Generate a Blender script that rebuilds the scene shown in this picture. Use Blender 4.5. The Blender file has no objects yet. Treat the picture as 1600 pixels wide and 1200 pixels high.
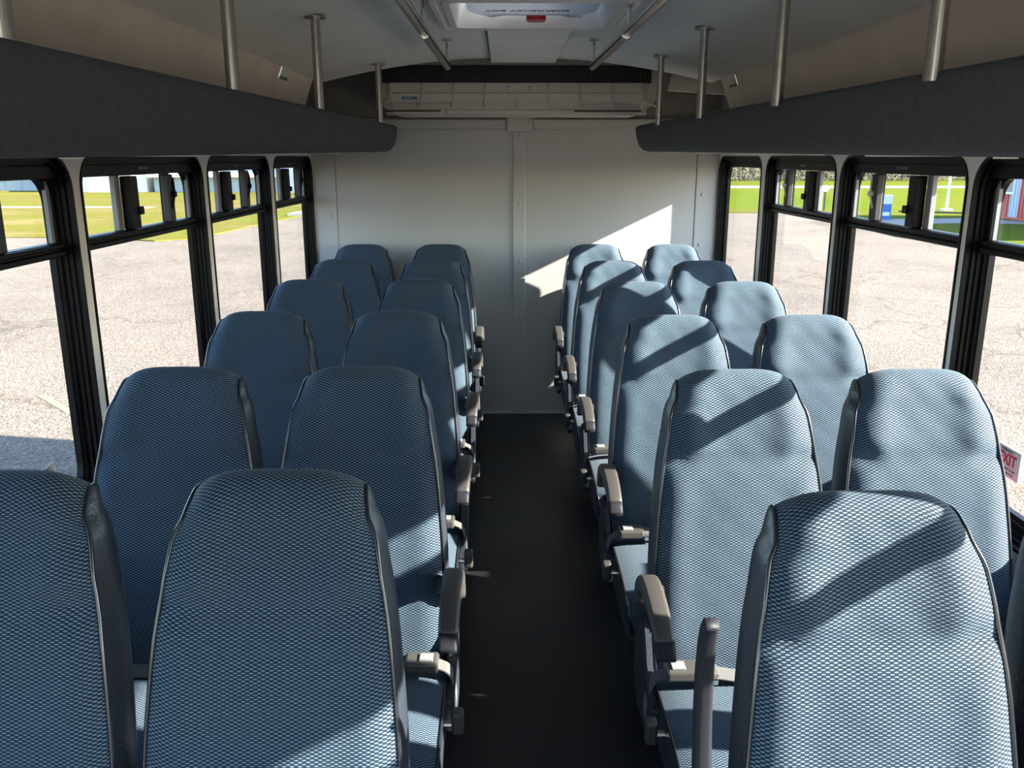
import bpy, bmesh, math, random
from mathutils import Vector, Matrix, Euler
random.seed(7)
S = bpy.context.scene
COL = S.collection
R = math.radians

# ------------------------------------------------------------------ camera
EYE = 1.555
cd = bpy.data.cameras.new('camera'); cam = bpy.data.objects.new('camera', cd); COL.objects.link(cam)
cd.sensor_width = 36.0; cd.lens = 36.0 * 1350 / 1600; cd.clip_start = 0.02; cd.clip_end = 600
cam.location = (0, 0, EYE)
cam.rotation_euler = (R(90) - math.atan(.2615), 0, -0.00931)
S.camera = cam
# ------------------------------------------------------------------ world + sun
SUN_TO = Vector((1.0, -0.20, 0.49)).normalized()          # towards the sun
w = bpy.data.worlds.new('sky'); S.world = w; w.use_nodes = True
nt = w.node_tree; nt.nodes.clear()
sky = nt.nodes.new('ShaderNodeTexSky'); sky.sky_type = 'NISHITA'; sky.sun_disc = False
sky.sun_elevation = math.asin(SUN_TO.z); sky.sun_rotation = math.atan2(SUN_TO.x, SUN_TO.y)
sky.air_density = 1.0; sky.ozone_density = 3.0; sky.dust_density = .8; sky.altitude = 200
bg = nt.nodes.new('ShaderNodeBackground'); bg.inputs[1].default_value = 0.52
out = nt.nodes.new('ShaderNodeOutputWorld')
nt.links.new(sky.outputs[0], bg.inputs[0]); nt.links.new(bg.outputs[0], out.inputs[0])
sd = bpy.data.lights.new('sun', 'SUN'); sd.energy = 23.0; sd.angle = R(0.55); sd.color = (1, .92, .80)
sun = bpy.data.objects.new('sun', sd); COL.objects.link(sun)
sun.rotation_euler = SUN_TO.to_track_quat('Z', 'Y').to_euler()
sun.location = (30, -6, 15)
S.view_settings.view_transform = 'Standard'; S.view_settings.look = 'None'
S.view_settings.gamma = 1; S.view_settings.use_curve_mapping = False
S.view_settings.exposure = 0.90
S.cycles.max_bounces = 10; S.cycles.diffuse_bounces = 5; S.cycles.transparent_max_bounces = 16
S.cycles.glossy_bounces = 4; S.cycles.caustics_reflective = False; S.cycles.caustics_refractive = False
S.cycles.sample_clamp_indirect = 6

# ------------------------------------------------------------------ materials
def new_mat(name):
    m = bpy.data.materials.new(name); m.use_nodes = True
    nt = m.node_tree; b = nt.nodes['Principled BSDF']
    return m, nt, b
def N(nt, typ, **kw):
    n = nt.nodes.new(typ)
    for k, v in kw.items():
        if k in n.inputs: n.inputs[k].default_value = v
        else: setattr(n, k, v)
    return n
def L(nt, a, b): nt.links.new(a, b)
def ramp(nt, fac, stops):
    r = nt.nodes.new('ShaderNodeValToRGB'); cr = r.color_ramp
    while len(cr.elements) < len(stops): cr.elements.new(.5)
    for e, (p, c) in zip(cr.elements, stops): e.position = p; e.color = (*c, 1)
    L(nt, fac, r.inputs[0]); return r.outputs[0]
def coords(nt, kind='Object', scale=None):
    t = nt.nodes.new('ShaderNodeTexCoord')
    if scale is None: return t.outputs[kind]
    m = nt.nodes.new('ShaderNodeMapping'); m.inputs['Scale'].default_value = scale
    L(nt, t.outputs[kind], m.inputs[0]); return m.outputs[0]
def plain(name, col, rough=.5, metal=0, bump=0, bscale=200, var=0, vscale=3, spec=.5, coat=0):
    m, nt, b = new_mat(name)
    b.inputs['Base Color'].default_value = (*col, 1); b.inputs['Roughness'].default_value = rough
    b.inputs['Metallic'].default_value = metal; b.inputs['Specular IOR Level'].default_value = spec
    b.inputs['Coat Weight'].default_value = coat
    co = coords(nt)
    if var:
        n = N(nt, 'ShaderNodeTexNoise', Scale=vscale, Detail=5.0); L(nt, co, n.inputs['Vector'])
        lo = tuple(c * (1 - var) for c in col); hi = tuple(min(1, c * (1 + var)) for c in col)
        L(nt, ramp(nt, n.outputs[0], [(.3, lo), (.7, hi)]), b.inputs['Base Color'])
    if bump:
        n = N(nt, 'ShaderNodeTexNoise', Scale=bscale, Detail=3.0); L(nt, co, n.inputs['Vector'])
        bp = N(nt, 'ShaderNodeBump', Strength=bump, Distance=.002); L(nt, n.outputs[0], bp.inputs['Height'])
        L(nt, bp.outputs[0], b.inputs['Normal'])
    return m
M = {}
M['wall'] = plain('wall_vinyl', (.72, .71, .68), .42, bump=.25, bscale=400, var=.04, vscale=2)
M['post'] = plain('post_vinyl', (.70, .69, .67), .5, bump=.2, bscale=400)
M['rearwall'] = plain('rear_wall_laminate', (.50, .50, .495), .36, bump=.12, bscale=25, var=.03, vscale=1.5)
M['ceiling'] = plain('ceiling_headliner', (.90, .90, .86), .85, bump=.3, bscale=500, var=.04)
M['cove'] = plain('cove_fabric', (.80, .72, .65), .8, bump=.4, bscale=600, var=.06, vscale=6)
M['dark_panel'] = plain('dark_upper_shade', (.28, .265, .25), .9, bump=.3, bscale=500)  # darker tone puts the upper wall shade into the colour
M['rack'] = plain('rack_fabric', (.085, .090, .10), .95, bump=.6, bscale=700, var=.10, vscale=50, spec=.2)
M['white'] = plain('white_plastic', (.80, .80, .78), .4)

def hatch_mat(name, k):  # translucency added so that daylight brightens the hatch
    m, nt, b = new_mat(name)
    b.inputs['Base Color'].default_value = (.72, .73, .75, 1); b.inputs['Roughness'].default_value = .4
    o = nt.nodes['Material Output']; tl = nt.nodes.new('ShaderNodeBsdfTranslucent'); tl.inputs[0].default_value = (.62, .64, .66, 1)
    mx = nt.nodes.new('ShaderNodeMixShader'); mx.inputs[0].default_value = k
    L(nt, b.outputs[0], mx.inputs[1]); L(nt, tl.outputs[0], mx.inputs[2]); L(nt, mx.outputs[0], o.inputs[0])
    return m
M['hatch'] = hatch_mat('translucent_hatch_cover', .5); M['dome'] = hatch_mat('translucent_hatch_dome', .35)
M['steel'] = plain('brushed_steel', (.50, .47, .44), .32, metal=1, bump=.1, bscale=300)
M['chrome'] = plain('polished_steel', (.72, .72, .72), .15, metal=1)
M['frame'] = plain('black_window_frame', (.0025, .0025, .003), .42, spec=.2)
M['rubber'] = plain('black_rubber', (.008, .008, .009), .6)
M['greybar'] = plain('grey_aluminium', (.25, .26, .28), .5, metal=.3)
M['vinyl'] = plain('charcoal_vinyl', (.022, .027, .038), .34, bump=.5, bscale=160, spec=.6)
M['piping'] = plain('black_piping', (.012, .013, .018), .22, spec=.8)
M['armrest'] = plain('armrest_plastic', (.040, .037, .036), .45, bump=.3, bscale=400)
M['armtip_shade'] = plain('armrest_tip_and_shade', (.010, .011, .016), .6, spec=.25)
M['buckle'] = plain('buckle_plastic', (.05, .048, .046), .35, spec=.7)
M['strap'] = plain('grey_webbing', (.09, .09, .092), .8, bump=.8, bscale=900)
M['metal_dark'] = plain('dark_painted_metal', (.03, .03, .033), .5)
M['ac_case'] = plain('air_conditioner_plastic', (.66, .62, .56), .5, bump=.1, bscale=200)
M['black'] = plain('matte_black', (.006, .006, .007), .6)
M['red'] = plain('red_plastic', (.55, .012, .03), .4)
M['redpaint'] = plain('red_print', (.75, .02, .06), .5)
M['ink'] = plain('dark_print', (.03, .03, .03), .6)
M['greyink'] = plain('grey_print', (.10, .10, .10), .6)
M['sticker'] = plain('white_sticker', (.85, .84, .82), .5)
M['blue'] = plain('blue_badge', (.02, .17, .42), .4)
M['skin'] = plain('white_body_paint', (.7, .7, .7), .3)
M['trimmetal'] = plain('trim_aluminium', (.62, .64, .66), .4, metal=.4)

def floor_mat():
    m, nt, b = new_mat('charcoal_vinyl_floor'); co = coords(nt)
    n = N(nt, 'ShaderNodeTexNoise', Scale=3.0, Detail=4.0); L(nt, co, n.inputs['Vector'])
    L(nt, ramp(nt, n.outputs[0], [(.3, (.006, .0072, .010)), (.7, (.009, .0105, .014))]), b.inputs['Base Color'])
    L(nt, ramp(nt, n.outputs[0], [(.3, (.36,) * 3), (.7, (.48,) * 3)]), b.inputs['Roughness'])
    n2 = N(nt, 'ShaderNodeTexNoise', Scale=350.0, Detail=2.0); L(nt, co, n2.inputs['Vector'])
    bp = N(nt, 'ShaderNodeBump', Strength=.25, Distance=.002); L(nt, n2.outputs[0], bp.inputs['Height']); L(nt, bp.outputs[0], b.inputs['Normal'])
    return m
M['floor'] = floor_mat()

def fabric_mat():
    m, nt, b = new_mat('woven_blue_seat_fabric')
    uv = nt.nodes.new('ShaderNodeTexCoord').outputs['UV']
    mp = nt.nodes.new('ShaderNodeMapping'); mp.inputs['Scale'].default_value = (1 / .0061, 1 / .00312, 1); L(nt, uv, mp.inputs[0])
    # small regular wobble so the rows are not ruler straight
    ck = N(nt, 'ShaderNodeTexChecker', Scale=1.0); ck.inputs['Color1'].default_value = (1, 1, 1, 1); ck.inputs['Color2'].default_value = (0, 0, 0, 1)
    L(nt, mp.outputs[0], ck.inputs['Vector'])
    sx = nt.nodes.new('ShaderNodeSeparateXYZ'); L(nt, mp.outputs[0], sx.inputs[0])
    def M_(op, *ins):
        n = nt.nodes.new('ShaderNodeMath'); n.operation = op
        for i, q in enumerate(ins):
            if isinstance(q, (int, float)): n.inputs[i].default_value = q
            else: L(nt, q, n.inputs[i])
        return n.outputs[0]
    fv = M_('ABSOLUTE', M_('SUBTRACT', M_('FRACT', sx.outputs[1]), .5)); fu = M_('ABSOLUTE', M_('SUBTRACT', M_('FRACT', sx.outputs[0]), .5))
    lim = M_('ADD', .15, M_('MULTIPLY', ck.outputs['Fac'], .24))
    lens = M_('MULTIPLY', M_('MULTIPLY', fu, fu), M_('MULTIPLY', ck.outputs['Fac'], .5))     # light dashes taper to their ends
    edge = M_('MULTIPLY', M_('SUBTRACT', M_('SUBTRACT', lim, lens), fv), 9.0); edge = M_('MINIMUM', M_('MAXIMUM', M_('ADD', edge, .5), 0.0), 1.0)
    nz = N(nt, 'ShaderNodeTexNoise', Scale=140.0, Detail=1.0); L(nt, uv, nz.inputs['Vector'])
    c1 = N(nt, 'ShaderNodeMix', data_type='RGBA'); c1.inputs[6].default_value = (.011, .032, .066, 1); c1.inputs[7].default_value = (.118, .180, .240, 1); L(nt, ck.outputs['Fac'], c1.inputs[0])
    c2 = N(nt, 'ShaderNodeMix', data_type='RGBA'); c2.inputs[6].default_value = (.001, .004, .013, 1); L(nt, c1.outputs[2], c2.inputs[7]); L(nt, edge, c2.inputs[0])
    c3 = N(nt, 'ShaderNodeMix', data_type='RGBA', blend_type='MULTIPLY'); c3.inputs[0].default_value = 1; L(nt, c2.outputs[2], c3.inputs[6])
    L(nt, ramp(nt, nz.outputs[0], [(.35, (.88, .9, .9)), (.65, (1.1, 1.08, 1.06))]), c3.inputs[7])
    L(nt, c3.outputs[2], b.inputs['Base Color'])
    b.inputs['Roughness'].default_value = .8; b.inputs['Specular IOR Level'].default_value = .25
    b.inputs['Sheen Weight'].default_value = .06; b.inputs['Sheen Roughness'].default_value = .4
    bp = N(nt, 'ShaderNodeBump', Strength=.35, Distance=.0008); L(nt, edge, bp.inputs['Height']); L(nt, bp.outputs[0], b.inputs['Normal'])
    return m
M['fabric'] = fabric_mat()

def glass_mat():
    m, nt, b = new_mat('window_glass'); nt.nodes.remove(b)
    o = nt.nodes['Material Output']
    tr = N(nt, 'ShaderNodeBsdfTransparent'); tr.inputs[0].default_value = (.965, .975, .965, 1)
    gl = N(nt, 'ShaderNodeBsdfGlossy'); gl.inputs['Roughness'].default_value = .02
    lw = N(nt, 'ShaderNodeLayerWeight', Blend=.5); pw = N(nt, 'ShaderNodeMath', operation='POWER'); pw.inputs[1].default_value = 5; L(nt, lw.outputs['Facing'], pw.inputs[0])
    fr = N(nt, 'ShaderNodeMath', operation='MULTIPLY_ADD'); fr.inputs[1].default_value = .4; fr.inputs[2].default_value = .03; L(nt, pw.outputs[0], fr.inputs[0])
    mx = nt.nodes.new('ShaderNodeMixShader')
    L(nt, fr.outputs[0], mx.inputs[0]); L(nt, tr.outputs[0], mx.inputs[1]); L(nt, gl.outputs[0], mx.inputs[2]); L(nt, mx.outputs[0], o.inputs[0])
    return m
M['glass'] = glass_mat()

def asphalt_mat():
    m, nt, b = new_mat('sun_bleached_asphalt'); co = coords(nt)
    v = N(nt, 'ShaderNodeTexVoronoi', Scale=55.0); L(nt, co, v.inputs['Vector'])
    base = ramp(nt, v.outputs['Color'], [(.0, (.056, .043, .034)), (.35, (.135, .108, .085)), (.75, (.195, .162, .130)), (1, (.31, .27, .225))])
    n = N(nt, 'ShaderNodeTexNoise', Scale=.35, Detail=6.0, Roughness=.65); L(nt, co, n.inputs['Vector'])
    tone = ramp(nt, n.outputs[0], [(.30, (.72, .72, .74)), (.5, (.93, .93, .93)), (.72, (1.08, 1.06, 1.04))])
    mx = N(nt, 'ShaderNodeMix', data_type='RGBA', blend_type='MULTIPLY'); mx.inputs[0].default_value = 1
    L(nt, base, mx.inputs[6]); L(nt, tone, mx.inputs[7])
    # cracks
    d = N(nt, 'ShaderNodeTexNoise', Scale=.9, Detail=4.0); L(nt, co, d.inputs['Vector'])
    ad = N(nt, 'ShaderNodeVectorMath', operation='ADD'); L(nt, co, ad.inputs[0])
    sc = N(nt, 'ShaderNodeVectorMath', operation='SCALE'); sc.inputs['Scale'].default_value = 1.6; L(nt, d.outputs['Color'], sc.inputs[0]); L(nt, sc.outputs[0], ad.inputs[1])
    c = N(nt, 'ShaderNodeTexVoronoi', feature='DISTANCE_TO_EDGE', Scale=.28); L(nt, ad.outputs[0], c.inputs['Vector'])
    ck = ramp(nt, c.outputs[0], [(.0, (.55, .53, .5)), (.012, (1, 1, 1))])
    mx2 = N(nt, 'ShaderNodeMix', data_type='RGBA', blend_type='MULTIPLY'); mx2.inputs[0].default_value = .8
    L(nt, mx.outputs[2], mx2.inputs[6]); L(nt, ck, mx2.inputs[7]); L(nt, mx2.outputs[2], b.inputs['Base Color'])
    b.inputs['Roughness'].default_value = .95; b.inputs['Specular IOR Level'].default_value = .2
    bp = N(nt, 'ShaderNodeBump', Strength=.7, Distance=.01); L(nt, v.outputs['Distance'], bp.inputs['Height']); L(nt, bp.outputs[0], b.inputs['Normal'])
    return m
M['asphalt'] = asphalt_mat()
def grass_mat(name, dry):
    m, nt, b = new_mat(name); co = coords(nt, 'Object', (.35, 1.2, 1))
    n = N(nt, 'ShaderNodeTexNoise', Scale=.25, Detail=7.0, Roughness=.7); L(nt, co, n.inputs['Vector'])
    g1, g2, t = (.044, .084, .003), (.100, .130, .004), (.12, .105, .018)
    st = [(.25, g1), (.5, g2), (.62, t), (.8, g2)] if not dry else [(.3, g2), (.42, (.118,.130,.014)), (.5, t), (.7, (.20, .155, .065))]
    base = ramp(nt, n.outputs[0], st)
    n2 = N(nt, 'ShaderNodeTexNoise', Scale=9.0, Detail=4.0); L(nt, coords(nt), n2.inputs['Vector'])
    mx = N(nt, 'ShaderNodeMix', data_type='RGBA', blend_type='MULTIPLY'); mx.inputs[0].default_value = .7
    L(nt, base, mx.inputs[6]); L(nt, ramp(nt, n2.outputs[0], [(.3, (.65,) * 3), (.7, (1.1,) * 3)]), mx.inputs[7]); L(nt, mx.outputs[2], b.inputs['Base Color'])
    b.inputs['Roughness'].default_value = 1; b.inputs['Specular IOR Level'].default_value = .03
    return m
M['grass'] = grass_mat('spring_grass', False); M['drygrass'] = grass_mat('mixed_dry_grass', True)
M['concrete'] = plain('pale_concrete', (.24, .225, .205), .85, var=.1, vscale=2)
M['bark'] = plain('grey_brown_bark', (.09, .075, .06), .9, var=.3, vscale=4)
M['leaf_green'] = plain('fresh_green_leaves', (.075, .11, .025), .8, var=.3, vscale=1)
M['leaf_brown'] = plain('tan_twigs', (.10, .085, .058), .9, var=.3, vscale=1)
M['leaf_olive'] = plain('olive_leaves', (.06, .07, .03), .8, var=.3, vscale=1)
M['shed_wall'] = plain('pale_blue_grey_siding', (.34, .40, .44), .6, var=.05)
M['shed_white'] = plain('white_siding', (.75, .76, .76), .6)
M['shed_dark'] = plain('grey_brown_siding', (.30, .27, .26), .7)
M['roof'] = plain('pale_metal_roof', (.62, .64, .66), .5)
M['wood'] = plain('weathered_timber', (.40, .34, .25), .8, var=.25, vscale=3)
M['redside'] = plain('red_metal_siding', (.50, .06, .055), .5)
M['paleside'] = plain('pale_blue_metal_siding', (.42, .50, .58), .5)
M['bluepaint'] = plain('blue_painted_metal', (.03, .16, .5), .5)
M['yellow'] = plain('worn_yellow_line', (.20, .155, .09), .9, var=.3, vscale=12)

# ------------------------------------------------------------------ mesh helpers
def origin_of(p):
    v = Vector((0, 0, 0))
    while p is not None: v += p.location; p = p.parent
    return v
def obj(name, bm, mat, parent=None, smooth=False, world=True, label=None, kind=None):
    """link a bmesh as one object; world=True: the verts are in world space"""
    if smooth:
        for f in bm.faces: f.smooth = True
    me = bpy.data.meshes.new(name); bm.normal_update(); bm.to_mesh(me); bm.free()
    mats = mat if isinstance(mat, (list, tuple)) else [mat]
    for q in mats: me.materials.append(q)
    o = bpy.data.objects.new(name, me); COL.objects.link(o)
    if parent is not None:
        o.parent = parent
        if world: me.transform(Matrix.Translation(-origin_of(parent)))
    if label: o['label'] = label
    if kind: o['kind'] = kind
    return o
def thing(name, label, cat, loc=(0, 0, 0), group=None, rz=0):
    o = bpy.data.objects.new(name, None); COL.objects.link(o); o.location = loc; o.rotation_euler = (0, 0, rz)
    o.empty_display_size = .1
    o['label'] = label; o['category'] = cat
    if group: o['group'] = group
    return o
def tag(o, label, cat, group=None):
    o['label'] = label; o['category'] = cat
    if group: o['group'] = group
    return o
def struct(name, bm, mat, label=None, smooth=False):
    return obj(name, bm, mat, None, smooth, label=label, kind='structure')
def sroot(name, label, loc):
    o = bpy.data.objects.new(name, None); COL.objects.link(o); o.location = loc; o['kind'] = 'structure'; o['label'] = label
    o.empty_display_size = .1
    return o
def box(bm, x0, x1, y0, y1, z0, z1, bev=0, seg=2, mi=0):
    if x0 > x1: x0, x1 = x1, x0
    if y0 > y1: y0, y1 = y1, y0
    if z0 > z1: z0, z1 = z1, z0
    vs = [bm.verts.new(p) for p in ((x0, y0, z0), (x1, y0, z0), (x1, y1, z0), (x0, y1, z0), (x0, y0, z1), (x1, y0, z1), (x1, y1, z1), (x0, y1, z1))]
    fs = [bm.faces.new([vs[i] for i in q]) for q in ((3, 2, 1, 0), (4, 5, 6, 7), (0, 1, 5, 4), (1, 2, 6, 5), (2, 3, 7, 6), (3, 0, 4, 7))]
    for f in fs: f.material_index = mi
    if bev:
        es = list({e for f in fs for e in f.edges})
        bmesh.ops.bevel(bm, geom=es, offset=bev, segments=seg, profile=.5, affect='EDGES', clamp_overlap=True)
    return fs
def B(*a, **k):
    bm = bmesh.new(); box(bm, *a, **k); return bm
def tube(bm, pts, r, n=10, caps=True):
    pts = [Vector(p) for p in pts]; rs = r if isinstance(r, (list, tuple)) else [r] * len(pts)
    rings = []; up0 = None
    for i, p in enumerate(pts):
        d = (pts[min(i + 1, len(pts) - 1)] - pts[max(i - 1, 0)]).normalized()
        if up0 is None:
            up0 = Vector((0, 0, 1)) if abs(d.z) < .9 else Vector((1, 0, 0))
        a = d.cross(up0).normalized(); b2 = d.cross(a).normalized(); up0 = -b2 if b2.dot(up0) < 0 else b2
        a = d.cross(up0).normalized(); b2 = a.cross(d).normalized()
        rings.append([bm.verts.new(p + (a * math.cos(t) + b2 * math.sin(t)) * rs[i]) for t in [2 * math.pi * k / n for k in range(n)]])
    for r0, r1 in zip(rings, rings[1:]):
        for k in range(n): bm.faces.new((r0[k], r0[(k + 1) % n], r1[(k + 1) % n], r1[k]))
    if caps:
        bm.faces.new(rings[0][::-1]); bm.faces.new(rings[-1])
    return bm
def T(pts, r, n=10, caps=True): return tube(bmesh.new(), pts, r, n, caps)
def prism(bm, poly, axis, a0, a1):
    """poly of 2D points extruded along axis 'x','y' or 'z' from a0 to a1"""
    def P(p, a):
        return (a, p[0], p[1]) if axis == 'x' else ((p[0], a, p[1]) if axis == 'y' else (p[0], p[1], a))
    v0 = [bm.verts.new(P(p, a0)) for p in poly]; v1 = [bm.verts.new(P(p, a1)) for p in poly]
    n = len(poly); bm.faces.new(v0[::-1]); bm.faces.new(v1)
    for i in range(n): bm.faces.new((v0[i], v0[(i + 1) % n], v1[(i + 1) % n], v1[i]))
    bmesh.ops.recalc_face_normals(bm, faces=bm.faces[:])
    return bm
def cyl(bm, c, d, r, h, n=16):
    d = Vector(d).normalized(); return tube(bm, [Vector(c), Vector(c) + d * h], r, n)
def dome(bm, c, d, r, h, n=12, rings=3):
    """a mushroom rivet head"""
    c = Vector(c); d = Vector(d).normalized()
    a = d.orthogonal().normalized(); b2 = d.cross(a)
    prev = None
    for i in range(rings + 1):
        t = i / (rings + .3) * math.pi / 2
        ring = [bm.verts.new(c + d * h * math.sin(t) + (a * math.cos(q) + b2 * math.sin(q)) * r * math.cos(t)) for q in [2 * math.pi * k / n for k in range(n)]]
        if prev:
            for k in range(n): bm.faces.new((prev[k], prev[(k + 1) % n], ring[(k + 1) % n], ring[k]))
        prev = ring
    bm.faces.new(prev); return bm
def rrect(a0, a1, b0, b1, r, n=6):
    """rounded rectangle outline (list of 2D points), counter-clockwise"""
    pts = []
    for cx, cy, s in ((a1 - r, b1 - r, 0), (a0 + r, b1 - r, 1), (a0 + r, b0 + r, 2), (a1 - r, b0 + r, 3)):
        for k in range(n + 1):
            t = math.pi / 2 * (s + k / n); pts.append((cx + r * math.cos(t), cy + r * math.sin(t)))
    return pts
def loft(bm, rings, closed=True, caps=False):
    vr = [[bm.verts.new(p) for p in r] for r in rings]
    for r0, r1 in zip(vr, vr[1:]):
        n = len(r0)
        for k in range(n if closed else n - 1): bm.faces.new((r0[k], r0[(k + 1) % n], r1[(k + 1) % n], r1[k]))
    if caps: bm.faces.new(vr[0][::-1]); bm.faces.new(vr[-1])
    return vr
def text(name, body, size, mat, parent, loc, rot, extrude=.0004, align='CENTER', bold=0.0, sx=1.0):
    cu = bpy.data.curves.new(name, 'FONT'); cu.body = body; cu.size = size; cu.extrude = extrude
    cu.align_x = align; cu.align_y = 'CENTER'; cu.offset = bold; cu.resolution_u = 2
    to = bpy.data.objects.new(name + '_tmp', cu)
    me = bpy.data.meshes.new_from_object(to); me.name = name
    bpy.data.objects.remove(to); bpy.data.curves.remove(cu)
    me.materials.clear(); me.materials.append(mat)
    o = bpy.data.objects.new(name, me); COL.objects.link(o)
    if parent is not None: o.parent = parent
    me.transform(Matrix.Diagonal((sx, 1, 1, 1)))
    me.transform(rot.to_4x4()); me.transform(Matrix.Translation(Vector(loc) - (origin_of(parent) if parent else Vector())))
    return o
def copy_tree(o, parent=None):
    c = o.copy(); COL.objects.link(c)
    if parent is not None: c.parent = parent
    for ch in KIDS.get(o.name, []): copy_tree(ch, c)
    return c
KIDS = {}
def index_children():
    KIDS.clear()
    for q in bpy.data.objects:
        if q.parent: KIDS.setdefault(q.parent.name, []).append(q)

# ------------------------------------------------------------------ dimensions (metres, floor at 0, camera at x=0,y=0 looking to +y)
XL, XR = -1.12, 1.262           # inner faces of the side walls
CX = .071                       # centre line of the bus
TH = .062                       # wall thickness
YF, YR, YB = -1.75, 5.22, 6.02   # front, rear partition, tail of the bus
G = -.78                        # ground
Z0, Z1 = .62, 1.56              # window openings
OPENS = {-1: [(-1.52, -.605), (-.55, .36), (.415, 1.325), (1.38, 2.30), (2.355, 3.305), (3.365, 4.255), (4.335, 5.19)],
         1: [(-1.47, -.565), (-.51, .40), (.455, 1.375), (1.425, 2.36), (2.40, 3.31), (3.36, 4.26), (4.34, 5.19)]}
ROOF = 2.13
def ceil_z(x): return 2.062 - .118 * (x - CX) ** 2

# ------------------------------------------------------------------ setting: floor, walls
struct('floor', B(XL - .02, XR + .02, YF, YR + .02, -.08, 0), M['floor'], 'satin charcoal vinyl floor of the bus aisle')
def side_wall(name, xi, s, label):
    bm = bmesh.new(); xo = xi + s * TH; OPEN = OPENS[s]
    box(bm, xi, xo, YF, YB, -.42, Z0); box(bm, xi, xo, YF, YB, Z1, ROOF)
    ys = [YF] + [v for o in OPEN for v in o] + [YB]
    for a, b in zip(ys[::2], ys[1::2]): box(bm, xi, xo, a, b, Z0, Z1)
    r = .085
    for a, b in OPEN:
        for (cy, cz, sy, sz) in ((a, Z0, 1, 1), (b, Z0, -1, 1), (a, Z1, 1, -1), (b, Z1, -1, -1)):
            poly = [(cy, cz)]
            for k in range(7):
                t = math.pi / 2 * k / 6
                poly.append((cy + sy * (r - r * math.cos(t)) if True else 0, cz + sz * (r - r * math.sin(t))))
            # points run from (cy, cz+sz*r) to (cy+sy*r, cz)
            prism(bm, poly, 'x', min(xi, xo), max(xi, xo))
    return struct(name, bm, M['post'], label)
side_wall('wall_left', XL, -1, 'light grey vinyl side wall with posts between the left windows')
side_wall('wall_right', XR, 1, 'light grey vinyl side wall with posts between the right windows')
# rear partition: panels, posts and rails are its children
bm = B(XL, XR, YR, YR + .03, 0, 2.1)
wr = struct('wall_rear', bm, M['dark_panel'], 'rear partition of the bus, pale grey laminate panels')
obj('panel', B(-.985, .058, YR - .006, YR, .02, 1.715, bev=.002), M['rearwall'], wr)
obj('panel', B(.125, 1.132, YR - .006, YR, .02, 1.715, bev=.002), M['rearwall'], wr)
for a, b in ((XL, -.987), (1.134, XR)):
    obj('corner_trim', B(a, b, YR - .011, YR, 0.0, 1.73, bev=.003), M['rearwall'], wr)
obj('centre_post', B(.054, .129, YR - .022, YR, 0.0, 1.715, bev=.005, seg=3), M['rearwall'], wr)
obj('rail', B(XL, .018, YR - .03, YR, 1.713, 1.775, bev=.01, seg=3), M['rearwall'], wr)
obj('rail', B(.168, XR, YR - .03, YR, 1.713, 1.775, bev=.01, seg=3), M['rearwall'], wr)
obj('joint_plate', B(.018, .168, YR - .04, YR, 1.70, 1.79, bev=.006, seg=3), M['rearwall'], wr)
riv = [(.045, 1.763, .04), (.149, 1.763, .04), (.093, 1.695 - .015, .022), (.09, 1.295, .022), (.095, .955, .022), (.10, .627, .022), (.108, .09, .022),
       (-1.018, 1.228, .011), (1.174, 1.346, .011), (1.171, 1.053, .011), (-1.018, .9, .011), (1.171, .6, .011)]
for x, z, d in riv: obj('rivet', dome(bmesh.new(), (x, YR - d, z), (0, -1, 0), .0115, .007), M['rearwall'], wr, smooth=True)
struct('baseboard_rear', B(-.6, .75, YR - .014, YR - .006, 0, .022, bev=.002), M['trimmetal'], 'thin bright metal strip at the foot of the rear wall')
# dark sheets painting in the shade high on the side walls behind the racks
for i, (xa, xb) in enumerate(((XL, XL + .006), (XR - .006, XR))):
    struct('trim_%d' % (i + 1), B(xa, xb, 4.3, YR, Z1 + .02, 2.0), M['dark_panel'], 'dark sheet painted as shade high on the %s wall beside the rear air conditioner' % ('left', 'right')[i])
# front bulkhead (behind the camera), windscreen opening enlarged to let in more sky light
bm = bmesh.new()
box(bm, XL - TH, XR + TH, YF - .06, YF, -.42, .18); box(bm, XL - TH, XR + TH, YF - .06, YF, 1.98, ROOF)
box(bm, XL - TH, XL + .04, YF - .06, YF, .18, 1.98); box(bm, XR - .04, XR + TH, YF - .06, YF, .18, 1.98)
struct('wall_front', bm, M['post'])
# tail of the bus body beyond the partition, underbody
bm = bmesh.new(); box(bm, XL - TH, XR + TH, YB, YB + .05, -.42, ROOF); struct('wall_tail', bm, M['skin'])
bm = bmesh.new(); box(bm, XL - TH, XR + TH, YF - .06, YB + .05, -.42, -.36); struct('underbody', bm, M['skin'])

# ------------------------------------------------------------------ ceiling (arched, with the hatch opening) and roof skin
HX0, HX1, HY0, HY1 = -.205, .40, 2.83, 3.44
def ceiling():
    bm = bmesh.new(); xs = sorted([-.955 + i * (1.095 + .955) / 26 for i in range(27)] + [HX0, HX1])
    ys = [YF, -.5, 1.0, HY0, HY1, 4.0, 4.79]
    v = {}
    for i, x in enumerate(xs):
        for j, y in enumerate(ys): v[i, j] = bm.verts.new((x, y, ceil_z(x)))
    for i in range(len(xs) - 1):
        for j in range(len(ys) - 1):
            if xs[i] >= HX0 - 1e-6 and xs[i + 1] <= HX1 + 1e-6 and ys[j] >= HY0 - 1e-6 and ys[j + 1] <= HY1 + 1e-6: continue
            bm.faces.new((v[i, j], v[i, j + 1], v[i + 1, j + 1], v[i + 1, j]))
    low = bm.faces[:]
    dup = bmesh.ops.duplicate(bm, geom=low)
    for e in dup['geom']:
        if isinstance(e, bmesh.types.BMVert): e.co.z += .015
    bmesh.ops.reverse_faces(bm, faces=[e for e in dup['geom'] if isinstance(e, bmesh.types.BMFace)])
    return bm
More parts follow.
